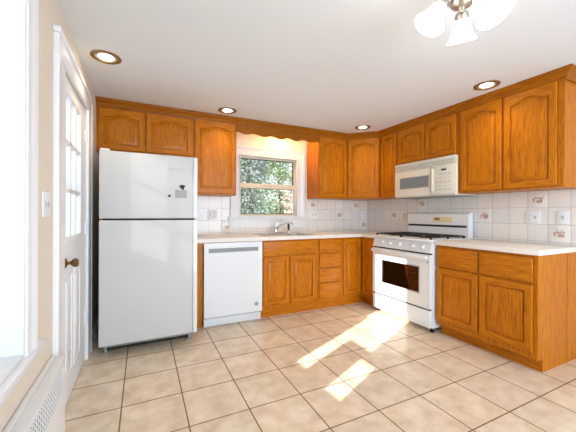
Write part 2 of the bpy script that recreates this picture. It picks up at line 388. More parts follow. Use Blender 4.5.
def cab_door(F, u0, u1, z0, z1, drop, par, fw=.052, name='door'):
    T = .019
    bm = bmesh.new(); L = lambda i, w, d=0: panel_loop(bm, F, u0+i, u1-i, z0+i, z1-i, w, d)
    loops = [L(.006, .001), L(.006, .008), L(0, .0095), L(0, T-.005), L(.002, T-.002), L(.006, T), L(fw-.004, T, drop), L(fw-.001, T-.002, drop), L(fw, T-.0155, drop), L(fw+.02, T-.0155, drop)]
    for a, b_ in zip(loops, loops[1:]):
        n = len(a)
        for i in range(n):
            f = bm.faces.new((a[i], a[(i+1) % n], b_[(i+1) % n], b_[i])); f.material_index = 1 if i == 0 or 2 <= i < n-1 else 0
    bm.faces.new(list(reversed(loops[0])))
    d = obj(name, bm, OV, par, smooth=25); d.data.materials.append(OX if abs(F.u.x) > .5 else OY)
    bm = bmesh.new(); L = lambda i, w, dd=drop: panel_loop(bm, F, u0+i, u1-i, z0+i, z1-i, w, dd)
    lo = [L(fw+.0095, T-.0154), L(fw+.0105, T-.010), L(fw+.036, T-.002), L(fw+.038, T-.0005)]
    for a, b_ in zip(lo, lo[1:]): ring_faces(bm, a, b_)
    bm.faces.new(lo[-1])
    obj('raised_panel', bm, OV, d, smooth=25)
    return d
def slab_front(F, u0, u1, z0, z1, par, m, name='drawer_front'):
    bm = bmesh.new(); T = .019
    def L(i, w): return [bm.verts.new(F.P(u, w, z)) for u, z in ((u0+i, z0+i), (u1-i, z0+i), (u1-i, z1-i), (u0+i, z1-i))]
    lo = [L(.006, .001), L(.006, .008), L(0, .0095), L(0, T-.005), L(.003, T-.002), L(.010, T)]
    for a, b_ in zip(lo, lo[1:]): ring_faces(bm, a, b_)
    bm.faces.new(lo[-1]); bm.faces.new(list(reversed(lo[0])))
    return obj(name, bm, m, par, smooth=25)
def face_frame(F, u0, u1, z0, z1, stiles, rails, par, t=.018):
    """stiles: list of (ua, ub); rails: (za, zb) spanning between first and last stile"""
    bm = bmesh.new()
    for a, b_ in stiles: F.box(bm, a, b_, -t, 0, z0, z1)
    for i in range(len(stiles)-1):
        for za, zb in rails: F.box(bm, stiles[i][1], stiles[i+1][0], -t, -.0006, za, zb)
    return obj('face_frame', bm, OV, par)

FB = Face((0, 3.435, 0), (1, 0, 0), (0, -1, 0))            # uppers on the back wall
FR = Face((2.909, 0, 0), (0, 1, 0), (-1, 0, 0))            # uppers on the right wall
UZ0, UZ1 = 1.388, 2.235
# cabinet above the fridge
t = thing('wall_cabinet', 'short two-door oak wall cabinet above the white refrigerator', 'cabinet', (.05, 3.6, 1.785))
obj('body', boxes([(XL+.001, .509, 3.454, YB-.001, 1.787, UZ1)]), OV, t)
face_frame(FB, XL+.001, .509, 1.787, UZ1, [(XL+.001, -.37), (.008, .04), (.47, .509)], [(1.787, 1.825), (2.19, UZ1)], t)
cab_door(FB, -.391, .016, 1.803, 2.208, .035, t); cab_door(FB, .030, .489, 1.803, 2.208, .035, t)
t = thing('wall_cabinet', 'tall single-door oak wall cabinet between refrigerator and window', 'cabinet', (.75, 3.6, UZ0))
obj('body', boxes([(.511, .988, 3.454, 3.739, UZ0, UZ1)]), OV, t)
face_frame(FB, .511, .988, UZ0, UZ1, [(.511, .55), (.95, .988)], [(UZ0, 1.42), (2.19, UZ1)], t)
cab_door(FB, .515, .977, 1.403, 2.214, .04, t)
t = thing('wall_cabinet', 'single-door oak wall cabinet just right of the window, side panel showing', 'cabinet', (2.35, 3.6, UZ0))
obj('body', boxes([(2.119, 2.584, 3.454, 3.739, UZ0, UZ1)]), OV, t)
face_frame(FB, 2.119, 2.584, UZ0, UZ1, [(2.119, 2.15), (2.55, 2.584)], [(UZ0, 1.42), (2.19, UZ1)], t)
cab_door(FB, 2.127, 2.578, 1.403, 2.214, .04, t)
for z in (1.50, 2.06):
    pass
# diagonal corner cabinet
p0, p1 = Vector((2.588, 3.436, 0)), Vector((2.908, 3.116, 0))
t = thing('wall_cabinet', 'diagonal-fronted oak wall cabinet filling the room corner', 'cabinet', (2.95, 3.5, UZ0))
FD = Face(p0, p1-p0, (-1, -1, 0)); Ld = (p1-p0).length
bm = bmesh.new(); poly = [(2.588, 3.455), (2.909, 3.134), (3.214, 3.118), (3.214, 3.739), (2.588, 3.739)]
lo = [bm.verts.new((x, y, UZ0)) for x, y in poly]; hi = [bm.verts.new((x, y, UZ1)) for x, y in poly]
ring_faces(bm, lo, hi); bm.faces.new(hi); bm.faces.new(list(reversed(lo))); obj('body', bm, OV, t)
face_frame(FD, .004, Ld-.004, UZ0, UZ1, [(.004, .04), (Ld-.04, Ld-.004)], [(UZ0, 1.42), (2.19, UZ1)], t, t=.012)
cab_door(FD, .018, Ld-.018, 1.403, 2.214, .04, t)
# narrow cabinet, microwave cabinet, big double cabinet on the right wall
t = thing('wall_cabinet', 'narrow single-door oak wall cabinet left of the microwave', 'cabinet', (3.05, 2.96, UZ0))
obj('body', boxes([(2.928, 3.214, 2.806, 3.114, UZ0, UZ1)]), OV, t)
face_frame(FR, 2.806, 3.112, UZ0, UZ1, [(2.806, 2.84), (3.075, 3.112)], [(UZ0, 1.42), (2.19, UZ1)], t)
cab_door(FR, 2.822, 3.094, 1.403, 2.214, 0, t, fw=.05)
t = thing('wall_cabinet', 'short two-door oak wall cabinet above the microwave', 'cabinet', (3.05, 2.4, 1.787))
obj('body', boxes([(2.928, 3.214, 1.999, 2.804, 1.787, UZ1)]), OV, t)
face_frame(FR, 1.999, 2.804, 1.787, UZ1, [(1.999, 2.035), (2.375, 2.41), (2.775, 2.804)], [(1.787, 1.825), (2.19, UZ1)], t)
cab_door(FR, 2.016, 2.389, 1.803, 2.214, .035, t); cab_door(FR, 2.399, 2.790, 1.803, 2.214, .035, t)
t = thing('wall_cabinet', 'large two-door oak wall cabinet at the right end, beside the microwave', 'cabinet', (3.05, 1.57, UZ0))
obj('body', boxes([(2.928, 3.214, 1.139, 1.997, UZ0, UZ1)]), OV, t)
face_frame(FR, 1.139, 1.997, UZ0, UZ1, [(1.139, 1.195), (1.55, 1.59), (1.955, 1.997)], [(UZ0, 1.42), (2.19, UZ1)], t)
cab_door(FR, 1.578, 1.963, 1.403, 2.212, .04, t); cab_door(FR, 1.181, 1.564, 1.403, 2.212, .04, t)

# crown moulding
prof = [(0, 2.236), (.004, 2.212), (.012, 2.212), (.014, 2.222), (.022, 2.228), (.028, 2.243), (.042, 2.258), (.056, 2.266), (.060, 2.276), (.066, 2.278), (.066, 2.289), (0, 2.289)]
bm = bmesh.new(); k = math.tan(math.radians(22.5))
path = [((XL+.001, 3.434), (0, -1)), ((2.589, 3.434), (-k, -1)), ((2.908, 3.115), (-1, -k)), ((2.908, 1.138), (-1, -1)), ((3.222, 1.138), (0, -1))]
loops = [[bm.verts.new((p[0]+d[0]*a, p[1]+d[1]*a, h)) for a, h in prof] for p, d in path]
for A, Q in zip(loops, loops[1:]): ring_faces(bm, A, Q)
bm.faces.new(loops[0]); bm.faces.new(list(reversed(loops[-1])))
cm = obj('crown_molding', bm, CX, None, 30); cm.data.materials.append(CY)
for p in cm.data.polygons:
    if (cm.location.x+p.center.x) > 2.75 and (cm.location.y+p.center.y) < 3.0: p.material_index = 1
tag(cm, 'orange oak crown moulding running along the ceiling above all wall cabinets', 'molding')
# scalloped valance
bm = bmesh.new(); K = 60; fr = []; bk = []
def vz(t):
    return 2.128+.010*math.cos(t*2*PI*5)-.010*math.sin(t*PI)**2
xs = [.989+(2.118-.989)*i/K for i in range(K+1)]
for y, dst in ((3.414, fr), (3.433, bk)):
    dst.append([bm.verts.new((x, y, vz(i/K))) for i, x in enumerate(xs)]); dst.append([bm.verts.new((x, y, 2.2115)) for x in xs])
for d in (fr, bk):
    for i in range(K): bm.faces.new((d[0][i], d[0][i+1], d[1][i+1], d[1][i]))
for r in (0, 1):
    for i in range(K): bm.faces.new((fr[r][i], fr[r][i+1], bk[r][i+1], bk[r][i]))
for i in (0, K): bm.faces.new((fr[0][i], fr[1][i], bk[1][i], bk[0][i]))
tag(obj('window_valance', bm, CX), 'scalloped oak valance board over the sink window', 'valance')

# ------------------------------------------------------------------ base cabinets
GB = Face((0, 3.13, 0), (1, 0, 0), (0, -1, 0)); GR = Face((2.604, 0, 0), (0, 1, 0), (-1, 0, 0))
BZ0, BZ1 = .10, .874
tag(obj('filler_panel', boxes([(.487, .556, 3.13, 3.70, BZ0, BZ1), (.487, .556, 3.165, 3.70, 0, BZ0)]), OV), 'narrow oak filler panel between refrigerator and dishwasher', 'panel')
t = thing('base_cabinet', 'oak sink base cabinet with two doors and a false drawer front', 'cabinet', (1.55, 3.4, 0))
obj('body', boxes([(1.190, 1.925, 3.148, 3.70, BZ0, .70)]), OV, t)
obj('toe_kick', boxes([(1.190, 1.925, 3.165, 3.20, 0, BZ0)]), OX, t)
face_frame(GB, 1.190, 1.925, BZ0, BZ1, [(1.190, 1.225), (1.52, 1.56), (1.88, 1.925)], [(BZ0, .14), (.68, .705), (.84, BZ1)], t)
cab_door(GB, 1.207, 1.535, .135, .683, 0, t); cab_door(GB, 1.545, 1.895, .135, .683, 0, t)
slab_front(GB, 1.207, 1.895, .702, .858, t, OX, 'false_drawer_front')
t = thing('base_cabinet', 'narrow oak base cabinet with a stack of four drawers', 'cabinet', (2.1, 3.4, 0))
obj('body', boxes([(1.927, 2.280, 3.148, 3.70, BZ0, BZ1)]), OV, t)
obj('toe_kick', boxes([(1.927, 2.280, 3.165, 3.20, 0, BZ0)]), OX, t)
face_frame(GB, 1.927, 2.280, BZ0, BZ1, [(1.927, 1.95), (2.25, 2.280)], [(BZ0, .14), (.32, .35), (.50, .535), (.68, .71), (.84, BZ1)], t)
for za, zb in ((.135, .318), (.336, .500), (.524, .680), (.704, .856)):
    slab_front(GB, 1.943, 2.262, za, zb, t, OX, 'drawer')
t = thing('base_cabinet', 'oak corner base cabinet with two doors meeting at the inside corner', 'cabinet', (2.8, 3.3, 0))
bm = boxes([(2.282, 3.21, 3.148, 3.70, BZ0, BZ1), (2.622, 3.21, 2.862, 3.148, BZ0, BZ1)]); obj('body', bm, OV, t)
obj('toe_kick', boxes([(2.282, 2.66, 3.165, 3.20, 0, BZ0), (2.66, 2.69, 2.862, 3.165, 0, BZ0)]), OX, t)
face_frame(GB, 2.282, 2.604, BZ0, BZ1, [(2.282, 2.31), (2.57, 2.604)], [(BZ0, .14), (.84, BZ1)], t)
face_frame(GR, 2.862, 3.13, BZ0, BZ1, [(2.862, 2.885), (3.10, 3.13)], [(BZ0, .14), (.84, BZ1)], t)
cab_door(GB, 2.300, 2.578, .135, .856, 0, t, fw=.05); cab_door(GR, 2.872, 3.104, .135, .856, 0, t, fw=.05)
t = thing('base_cabinet', 'oak base cabinet right of the stove with two doors under two drawers', 'cabinet', (2.9, 1.58, 0))
obj('body', boxes([(2.622, 3.21, 1.192, 2.002, BZ0, BZ1)]), OV, t)
obj('end_panel', boxes([(2.604, 3.034, 1.170, 1.1915, BZ0, BZ1), (2.672, 3.034, 1.170, 1.1915, 0, BZ0), (3.036, 3.221, 1.168, 1.1915, 0, BZ1)]), OV, t)
obj('toe_kick', boxes([(2.672, 2.70, 1.192, 2.002, 0, BZ0)]), OY, t)
face_frame(GR, 1.1925, 2.002, BZ0, BZ1, [(1.1925, 1.215), (1.575, 1.62), (1.98, 2.002)], [(BZ0, .165), (.64, .68), (.84, BZ1)], t)
cab_door(GR, 1.198, 1.588, .150, .652, 0, t); cab_door(GR, 1.602, 1.996, .150, .652, 0, t)
slab_front(GR, 1.198, 1.588, .672, .852, t, OY, 'drawer'); slab_front(GR, 1.602, 1.996, .672, .852, t, OY, 'drawer')

# ------------------------------------------------------------------ countertops
CZ0, CZ1 = .8755, .915
sx0, sx1, sy0, sy1 = 1.275, 1.895, 3.20, 3.62               # bowl cut-out
bm = cells([.475, sx0, sx1, 2.572, 3.2145], [2.858, 3.095, sy0, sy1, 3.7395], lambda u, v: (sx0 < u < sx1 and sy0 < v < sy1) or (u < 2.572 and v < 3.095), CZ0, CZ1)
tag(obj('countertop', bm, LAM), 'L-shaped cream laminate countertop along the back wall around the sink', 'countertop')
tag(obj('countertop', B(2.572, 3.2145, 1.146, 2.008, CZ0, CZ1, bev=.002), LAM), 'short cream laminate countertop right of the stove', 'countertop')
# sink
t = thing('kitchen_sink', 'stainless steel drop-in sink set in the counter under the window', 'sink', (1.58, 3.4, CZ1))
rx0, rx1, ry0_, ry1_ = 1.245, 1.925, 3.165, 3.66
bx0, bx1, by0, by1 = 1.30, 1.87, 3.225, 3.555
def rrect(x0, x1, y0, y1, r, z, bm):
    out = []
    for cx, cy, a0_ in ((x1-r, y1-r, 0), (x0+r, y1-r, 90), (x0+r, y0+r, 180), (x1-r, y0+r, 270)):
        for k in range(6): a = math.radians(a0_+18*k); out.append(bm.verts.new((cx+r*math.cos(a), cy+r*math.sin(a), z)))
    return out
bm = bmesh.new()
lo = [rrect(rx0, rx1, ry0_, ry1_, .035, CZ1+.0005, bm), rrect(rx0+.002, rx1-.002, ry0_+.002, ry1_-.002, .034, CZ1+.005, bm), rrect(rx0+.014, rx1-.014, ry0_+.014, ry1_-.014, .03, CZ1+.006, bm),
      rrect(bx0-.004, bx1+.004, by0-.004, by1+.004, .05, CZ1+.003, bm), rrect(bx0, bx1, by0, by1, .05, CZ1-.004, bm), rrect(bx0+.012, bx1-.012, by0+.012, by1-.012, .05, CZ1-.15, bm), rrect(bx0+.05, bx1-.05, by0+.05, by1-.05, .04, CZ1-.17, bm)]
for a, b_ in zip(lo, lo[1:]): ring_faces(bm, a, b_)
bm.faces.new(lo[-1]); obj('basin', bm, STEEL, t)
obj('drain', lathe(bmesh.new(), [(.04, 0), (.04, .003), (.03, .003), (.025, -.0), (0, 0)], Matrix.Translation((1.585, 3.39, CZ1-.17)), 20, cap=False), DARK, t)
# faucet
t = thing('faucet', 'chrome single-lever kitchen faucet at the back of the sink', 'faucet', (1.57, 3.605, CZ1+.006))
z0 = CZ1+.0065
obj('deck_plate', B(1.48, 1.68, 3.58, 3.63, z0, z0+.012, bev=.005), CHROME, t)
obj('valve_body', lathe(bmesh.new(), [(.024, z0+.012), (.024, z0+.05), (.019, z0+.07), (.012, z0+.085), (0, z0+.088)], Matrix.Translation((1.57, 3.605, 0)), 20), CHROME, t)
obj('spout', tube(bmesh.new(), [(1.575, 3.60, z0+.04), (1.60, 3.575, z0+.085), (1.66, 3.53, z0+.125), (1.72, 3.48, z0+.140), (1.745, 3.46, z0+.132), (1.75, 3.455, z0+.112)], [.010, .009, .008, .008, .009, .009]), CHROME, t)
obj('lever', tube(bmesh.new(), [(1.57, 3.605, z0+.085), (1.58, 3.60, z0+.12), (1.61, 3.60, z0+.152), (1.66, 3.60, z0+.16)], [.009, .008, .008, .006]), CHROME, t)
t = thing('side_sprayer', 'black pull-out sink sprayer standing right of the faucet', 'sprayer', (1.76, 3.605, z0))
obj('holder', lathe(bmesh.new(), [(.024, z0), (.024, z0+.006), (.015, z0+.03), (.013, z0+.035)], Matrix.Translation((1.76, 3.605, 0)), 18), CHROME, t)
obj('spray_head', lathe(bmesh.new(), [(.011, z0+.034), (.014, z0+.06), (.016, z0+.10), (.014, z0+.118), (0, z0+.12)], Matrix.Translation((1.76, 3.605, 0)), 18), BLACK, t)

# ------------------------------------------------------------------ tile backsplash
t = thing('tile_backsplash', 'off-white square tile backsplash with painted basket tiles on the window wall', 'backsplash', (1.8, 3.74, .916))
t2 = thing('tile_backsplash', 'off-white square tile backsplash with painted basket tiles behind the stove', 'backsplash', (3.22, 2.4, .916))
X0 = .44
bm = cells([X0, .988, wx0-.135, wx1+.14, 2.119, 3.2145], [.9155, .984, 1.1, 1.387, 1.9], lambda u, v: (v > 1.387) or (wx0-.135 < u < wx1+.14 and v > .984), 3.7405, 3.7475, lambda u, v, w: (u, w, v))
obj('tiling', bm, TB, t)
obj('tiling', B(3.2155, 3.2225, 1.146, 3.7395, .9155, 1.387), TR, t2)
def motif(F, u, z, k, par):
    r = random.Random(k)
    tl = bmesh.new(); F.box(tl, u-.076, u+.076, 0, .0012, z-.0735, z+.0735, bev=.0005); o = obj('decorative_tile', tl, TILE, par)
    bm = bmesh.new()
    def disc(cu, cz, ra, rb, w=.0018, m=14):
        vs = [bm.verts.new(F.P(cu+ra*math.cos(2*PI*i/m), w, cz+rb*math.sin(2*PI*i/m))) for i in range(m)]
        ws = [bm.verts.new(F.P(cu+ra*math.cos(2*PI*i/m), .0010, cz+rb*math.sin(2*PI*i/m))) for i in range(m)]
        bm.faces.new(vs); ring_faces(bm, ws, vs)
    # basket with slats
    for j in range(7):
        x = (j-3)*.0062; F.box(bm, u+x-.0022-.012, u+x+.0022-.012, .001, .0019, z-.032+abs(j-3)*.002, z-.008)
    for j in range(3): F.box(bm, u-.012-.024, u-.012+.024, .001, .0021, z-.030+j*.009, z-.027+j*.009)
    obj('painted_basket', bm, RUST, o)
    bm = bmesh.new()
    for j in range(11): disc(u+(j-5)*.0066, z+r.uniform(-.002, .016), r.uniform(.007, .010), r.uniform(.005, .008), .0019+.00005*j)
    for j in range(3): disc(u+.030+r.uniform(-.002, .004), z-.018+.008*j, .009, .007, .0019+.00005*j)
    obj('painted_flowers', bm, ROSE, o)
    bm = bmesh.new()
    for j in range(7): disc(u+r.uniform(-.042, .042), z+r.uniform(-.014, .036), .0028, .006, .0017)
    obj('painted_leaves', bm, SAGE, o)
TFB = Face((0, 3.7405, 0), (1, 0, 0), (0, -1, 0)); TFR = Face((3.2155, 0, 0), (0, 1, 0), (-1, 0, 0))
rows = {0: 1.011, 1: 1.163, 2: 1.3125}
cu = lambda x, ph: ph+(math.floor((x-ph)/.156)+.5)*.156
for k, (x, r) in enumerate(((.57, 1), (.90, 0), (2.23, 2), (2.68, 1), (2.99, 2), (3.14, 0))): motif(TFB, cu(x, 2.294), rows[r], 10+k, t)
for k, (y, r) in enumerate(((3.13, 1), (2.69, 2), (1.92, 1), (1.454, 2), (1.29, 0))): motif(TFR, cu(y, 1.526), rows[r], 30+k, t2)
# outlets and switches
def plate(F, u, z, wd, label, kind, ht=.115):
    base = F.P(u, .0015, z-ht/2); name = 'light_switch' if 'switch' in kind else 'wall_outlet'
    t = thing(name, label, 'switch' if name == 'light_switch' else 'outlet', base)
    bm = bmesh.new(); F.box(bm, u-wd/2, u+wd/2, 0, .006, z-ht/2, z+ht/2, bev=.0025); obj('cover_plate', bm, PAINT, t)
    n = max(1, round(wd/.055)-0) if wd > .09 else 1
    for i in range(n):
        c = u+(i-(n-1)/2)*.046
        k = kind if n == 1 else ('outlet' if (kind == 'mixed' and i == n-1) else ('switch' if 'switch' in kind or kind == 'mixed' else kind))
        bm = bmesh.new()
        if k == 'outlet':
            for dz in (-.02, .02): F.box(bm, c-.015, c+.015, .0055, .0075, z+dz-.013, z+dz+.013, bev=.002)
            F.box(bm, c-.016, c+.016, .0050, .0066, z-.034, z+.034, bev=.001)
            rc = obj('receptacle', bm, WHITE, t)
            for dz in (-.02, .02):
                for du in (-.006, .006): bm = bmesh.new(); F.box(bm, c+du-.0012, c+du+.0012, .0074, .0079, z+dz-.005, z+dz+.005); obj('slot', bm, DARK, rc)
        else:
            F.box(bm, c-.005, c+.005, .005, .018, z-.004, z+.010, bev=.002); F.box(bm, c-.007, c+.007, .0055, .0068, z-.014, z+.014); obj('toggle', bm, LGREY, t)
    return t
OFB = Face((0, 3.7395, 0), (1, 0, 0), (0, -1, 0)); OFR = Face((3.2145, 0, 0), (0, 1, 0), (-1, 0, 0)); OFL = Face((XL+.0005, 0, 0), (0, -1, 0), (1, 0, 0))
plate(OFB, .775, 1.16, .115, 'white double wall outlet plate left of the window, beside the refrigerator', 'mixed')
plate(OFB, 2.235, 1.163, .115, 'white double switch plate on the tiles just right of the window casing', 'switch')
plate(OFB, 2.45, 1.163, .07, 'single white wall outlet under the cabinet right of the window', 'outlet')
plate(OFB, 3.165-.02, 1.163, .07, 'single white wall outlet on the back wall nearest the room corner', 'outlet')
plate(OFR, 2.985, 1.155, .07, 'single white wall outlet on the right wall tiles left of the stove', 'outlet')
plate(OFR, 1.485, 1.148, .115, 'white double wall outlet plate above the counter right of the stove', 'mixed')
plate(OFR, 1.266, 1.148, .085, 'white wall switch plate above the right end of the countertop', 'switch')
plate(OFL, -1.755, 1.213, .115, 'white double switch plate on the cream wall beside the entry door', 'switch')

# ------------------------------------------------------------------ refrigerator
FX0, FX1, FY = -.312, .442, 2.775
t = thing('refrigerator', 'white top-freezer refrigerator standing in the left corner', 'refrigerator', (.065, 3.2, 0))
obj('cabinet_body', B(FX0+.006, FX1-.004, FY+.0755, 3.62, .078, 1.655, bev=.006), FRIDGE, t)
def fdoor(name, z0, z1):
    bm = bmesh.new(); box(bm, FX0, FX1, FY, FY+.065, z0, z1, bev=.009, seg=3)
    d = obj(name, bm, FRIDGE, t)
    bm = bmesh.new(); box(bm, FX0+.012, FX1-.012, FY+.064, FY+.0755, z0+.012, z1-.012); obj('gasket', bm, LGREY, d)
    bm = bmesh.new(); box(bm, FX1-.036, FX1-.001, FY-.010, FY+.02, z0+.003, z1-.003, bev=.006); obj('edge_handle', bm, WHITE, d)
    bm = bmesh.new(); box(bm, FX1-.0405, FX1-.0365, FY-.0012, FY+.003, z0+.012, z1-.012); obj('handle_groove', bm, GREY, d)
    return d
fz = fdoor('freezer_door', 1.130, 1.675); fdoor('fridge_door', .108, 1.116)
obj('hinge_cover', boxes([(FX0+.004, FX0+.07, FY+.01, FY+.10, 1.6755, 1.692)], .005), WHITE, t)
obj('middle_gap_liner', B(FX0+.02, FX1-.02, FY+.04, FY+.075, 1.116, 1.130), DARK, t)
bm = boxes([(FX0+.03, FX1-.03, FY+.17, FY+.185, .012, .0775)]); obj('kick_plate', bm, DARK, t)
obj('kick_grille', boxes([(FX0+.03, FX1-.03, FY+.05, FY+.068, .080+.010*i, .087+.010*i) for i in range(2)]+[(FX0+.03, FX1-.03, FY+.066, FY+.0752, .080, .105)], .001), GREY, t)
for x in (FX0+.035, FX1-.05): obj('foot', lathe(bmesh.new(), [(.022, 0), (.022, .012), (.012, .014), (.012, .079)], Matrix.Translation((x, FY+.14, 0)), 14), GREY, t)
obj('name_badge', B(.20, .33, FY-.0015, FY+.002, 1.555, 1.563), LGREY, t)
tag(obj('paper_note', B(.255, .350, FY-.003, FY-.0006, 1.310, 1.378), PAPER), 'small grey printed paper note stuck on the freezer door', 'note')
bm = bmesh.new()
for i, (dx, dz, r) in enumerate(((0, 0, .012), (.014, .012, .012), (-.014, .010, .009), (.008, -.010, .010), (-.004, .018, .008))):
    lathe(bm, [(r, 0), (r*.8, .004), (0, .006)], axis_mat((.310+dx, FY-.0032, 1.400+dz), (0, -1, 0)), 12)
tag(obj('fridge_magnet', bm, DARK), 'dark irregular magnet holding the note on the freezer door', 'magnet')
tag(obj('fridge_magnet', lathe(bmesh.new(), [(.010, 0), (.010, .004), (.006, .007), (0, .008)], axis_mat((.207, FY-.0008, 1.325), (0, -1, 0)), 16), DARK), 'small round dark magnet left of the note on the freezer', 'magnet')

# ------------------------------------------------------------------ dishwasher
DX0, DX1, DY = .560, 1.186, 3.088
t = thing('dishwasher', 'white built-in dishwasher with pocket handle slot under the counter', 'dishwasher', (.873, 3.4, 0))
obj('tub_casing', B(DX0+.004, DX1-.004, DY+.03, 3.69, .09, .868), GREY, t)
bm = cells([DX0, DX0+.045, DX1-.045, DX1], [.107, .772, .812, .870], lambda u, v: DX0+.045 < u < DX1-.045 and .772 < v < .812, DY, DY+.03, lambda u, v, w: (u, w, v))
obj('door', bm, WHITE, t)
o = obj('handle_recess', B(DX0+.045, DX1-.045, DY+.018, DY+.0295, .772, .812), GREY, t); o['label'] = 'grey recessed pocket handle'
obj('handle_lip', boxes([(DX0+.043, DX1-.043, DY-.004, DY+.001, .768, .774), (DX0+.043, DX1-.043, DY-.004, DY+.001, .810, .815)], .001), LGREY, t)
o = obj('round_badge', lathe(bmesh.new(), [(.022, 0), (.022, .002), (.018, .003), (.017, .0022), (0, .0022)], axis_mat((1.120, DY+.0002, .192), (0, -1, 0)), 24), GREY, t)
bm = bmesh.new()
for a in (0, 120, 240):
    c = (1.120+.008*math.cos(math.radians(a)), DY-.0026, .192+.008*math.sin(math.radians(a)))
    tube(bm, [(c[0]+.005*math.cos(q*PI/5), c[1], c[2]+.005*math.sin(q*PI/5)) for q in range(9)], .0009, 6)
obj('badge_monogram', bm, WHITE, o)
obj('kick_panel', boxes([(DX0+.004, DX1-.004, DY+.045, DY+.06, .004, .100), (DX0+.004, DX0+.03, DY+.035, DY+.05, .004, .085), (DX1-.03, DX1-.004, DY+.035, DY+.05, .004, .085)], .002), WHITE, t)

# ------------------------------------------------------------------ stove
SY0, SY1, SX = 2.026, 2.838, 2.53
t = thing('gas_range', 'white freestanding gas range with black grates and dark oven window', 'stove', (2.87, 2.43, 0))
obj('body', B(SX+.04, 3.18, SY0, SY1, .045, .895, bev=.003), WHITE, t)
GS = Face((SX, 0, 0), (0, 1, 0), (-1, 0, 0))
bm = bmesh.new(); hy = (2.155, 2.686); hz = (.375, .640)
bm = cells([SY0+.003, hy[0], hy[1], SY1-.003], [.238, hz[0], hz[1], .772], lambda u, v: hy[0] < u < hy[1] and hz[0] < v < hz[1], SX, SX+.038, lambda u, v, w: (w, u, v))
od = obj('oven_door', bm, WHITE, t)
obj('oven_liner', B(SX+.034, SX+.0375, hy[0], hy[1], hz[0], hz[1]), OVENGLASS, od)
bm = bmesh.new()
for i in range(14): y = hy[0]+.02+i*(hy[1]-hy[0]-.04)/13; box(bm, SX+.024, SX+.027, y-.0015, y+.0015, hz[0]+.05, hz[1]-.06)
for z in (hz[0]+.05, hz[0]+.12, hz[1]-.11, hz[1]-.06): box(bm, SX+.022, SX+.026, hy[0]+.005, hy[1]-.005, z-.003, z+.003)
o = obj('oven_rack', bm, STEEL, od)
obj('window_pane', B(SX+.006, SX+.010, hy[0], hy[1], hz[0], hz[1]), OVPANE, od)
obj('window_trim', (lambda b: (frame_x(b, hy[0]-.012, hy[1]+.012, hz[0]-.012, hz[1]+.012, .014, SX-.003, SX+.006), b)[1])(bmesh.new()), LGREY, od)
bm = bmesh.new(); box(bm, SX-.042, SX-.018, SY0+.012, SY1-.012, .728, .762, bev=.009, seg=3)
for y in (SY0+.03, SY1-.06): box(bm, SX-.03, SX+.002, y, y+.03, .732, .758, bev=.004)
obj('door_handle', bm, WHITE, od)
obj('round_badge', lathe(bmesh.new(), [(.013, 0), (.013, .002), (0, .0025)], axis_mat((SX+.0002, 2.052, .700), (-1, 0, 0)), 18), LGREY, od)
dr = obj('storage_drawer', B(SX+.002, SX+.038, SY0+.003, SY1-.003, .050, .222, bev=.005), WHITE, t)
obj('drawer_grip', boxes([(SX+.006, SX+.036, SY0+.01, SY1-.01, .2225, .2375)]), BLACK, t)
obj('panel_gap', boxes([(SX+.01, SX+.038, SY0+.006, SY1-.006, .7725, .788)]), BLACK, t)
bm = bmesh.new()      # sloped control panel
poly = [(SX+.002, .789), (SX+.06, .789), (SX+.10, .893), (SX+.03, .893)]
lo = [bm.verts.new((x, SY0+.001, z)) for x, z in poly]; hi = [bm.verts.new((x, SY1-.001, z)) for x, z in poly]
ring_faces(bm, lo, hi); bm.faces.new(lo); bm.faces.new(list(reversed(hi))); obj('control_panel', bm, WHITE, t)
nrm = Vector((-.104, 0, .028)).normalized()
for y in (2.125, 2.245, 2.425, 2.565, 2.685):
    p = Vector((SX+.016, y, .842))
    kn = obj('knob', lathe(bmesh.new(), [(.024, 0), (.024, .004), (.019, .006), (.018, .020), (.015, .023), (0, .023)], axis_mat(p, nrm), 20), WHITE, t)
    M = axis_mat(p+nrm*.022, nrm); b2 = bmesh.new(); box(b2, -.004, .004, -.016, .016, 0, .006, bev=.0015)
    for v in b2.verts: v.co = M @ v.co
    obj('grip_ridge', b2, LGREY, kn)
obj('cooktop', B(SX-.004, 3.12, SY0-.004, SY1+.004, .896, .921, bev=.008, seg=3), WHITE, t)
for by_ in (2.215, 2.65):
    for bx_ in (2.70, 2.98):
        bu = obj('burner', lathe(bmesh.new(), [(.055, .9212), (.055, .925), (.035, .928), (.035, .934)], Matrix.Translation((bx_, by_, 0)), 22), STEEL, t)
        obj('burner_cap', lathe(bmesh.new(), [(.038, .9342), (.038, .939), (.030, .942), (0, .943)], Matrix.Translation((bx_, by_, 0)), 22), IRON, bu)
for y0 in (SY0+.03, (SY0+SY1)/2+.006):
    y1 = y0+.37; bm = bmesh.new(); x0, x1 = SX+.045, 3.09; zt = .948; r = .0055
    def bar(a, b_): 
        box(bm, min(a[0], b_[0])-r, max(a[0], b_[0])+r, min(a[1], b_[1])-r, max(a[1], b_[1])+r, zt-.012, zt, bev=.002)
    bar((x0, y0), (x1, y0)); bar((x0, y1), (x1, y1)); bar((x0, y0), (x0, y1)); bar((x1, y0), (x1, y1)); bar(((x0+x1)/2, y0), ((x0+x1)/2, y1))
    ymid = (y0+y1)/2
    for c in (2.70, 2.98):
        bar((c, y0), (c, ymid-.035)); bar((c, ymid+.035), (c, y1)); bar((c-.115, ymid), (c-.03, ymid)); bar((c+.03, ymid), (c+.115, ymid))
    for q in (.25, .75):
        yy = y0+(y1-y0)*q; bar((x0, yy), (x0+.06, yy)); bar((x1-.06, yy), (x1, yy)); bar(((x0+x1)/2-.05, yy), ((x0+x1)/2+.05, yy))
    for x in (x0, x1, (x0+x1)/2):
        for y in (y0, y1): box(bm, x-.008, x+.008, y-.008, y+.008, .9212, zt-.008)
    obj('grate', bm, IRON, t)
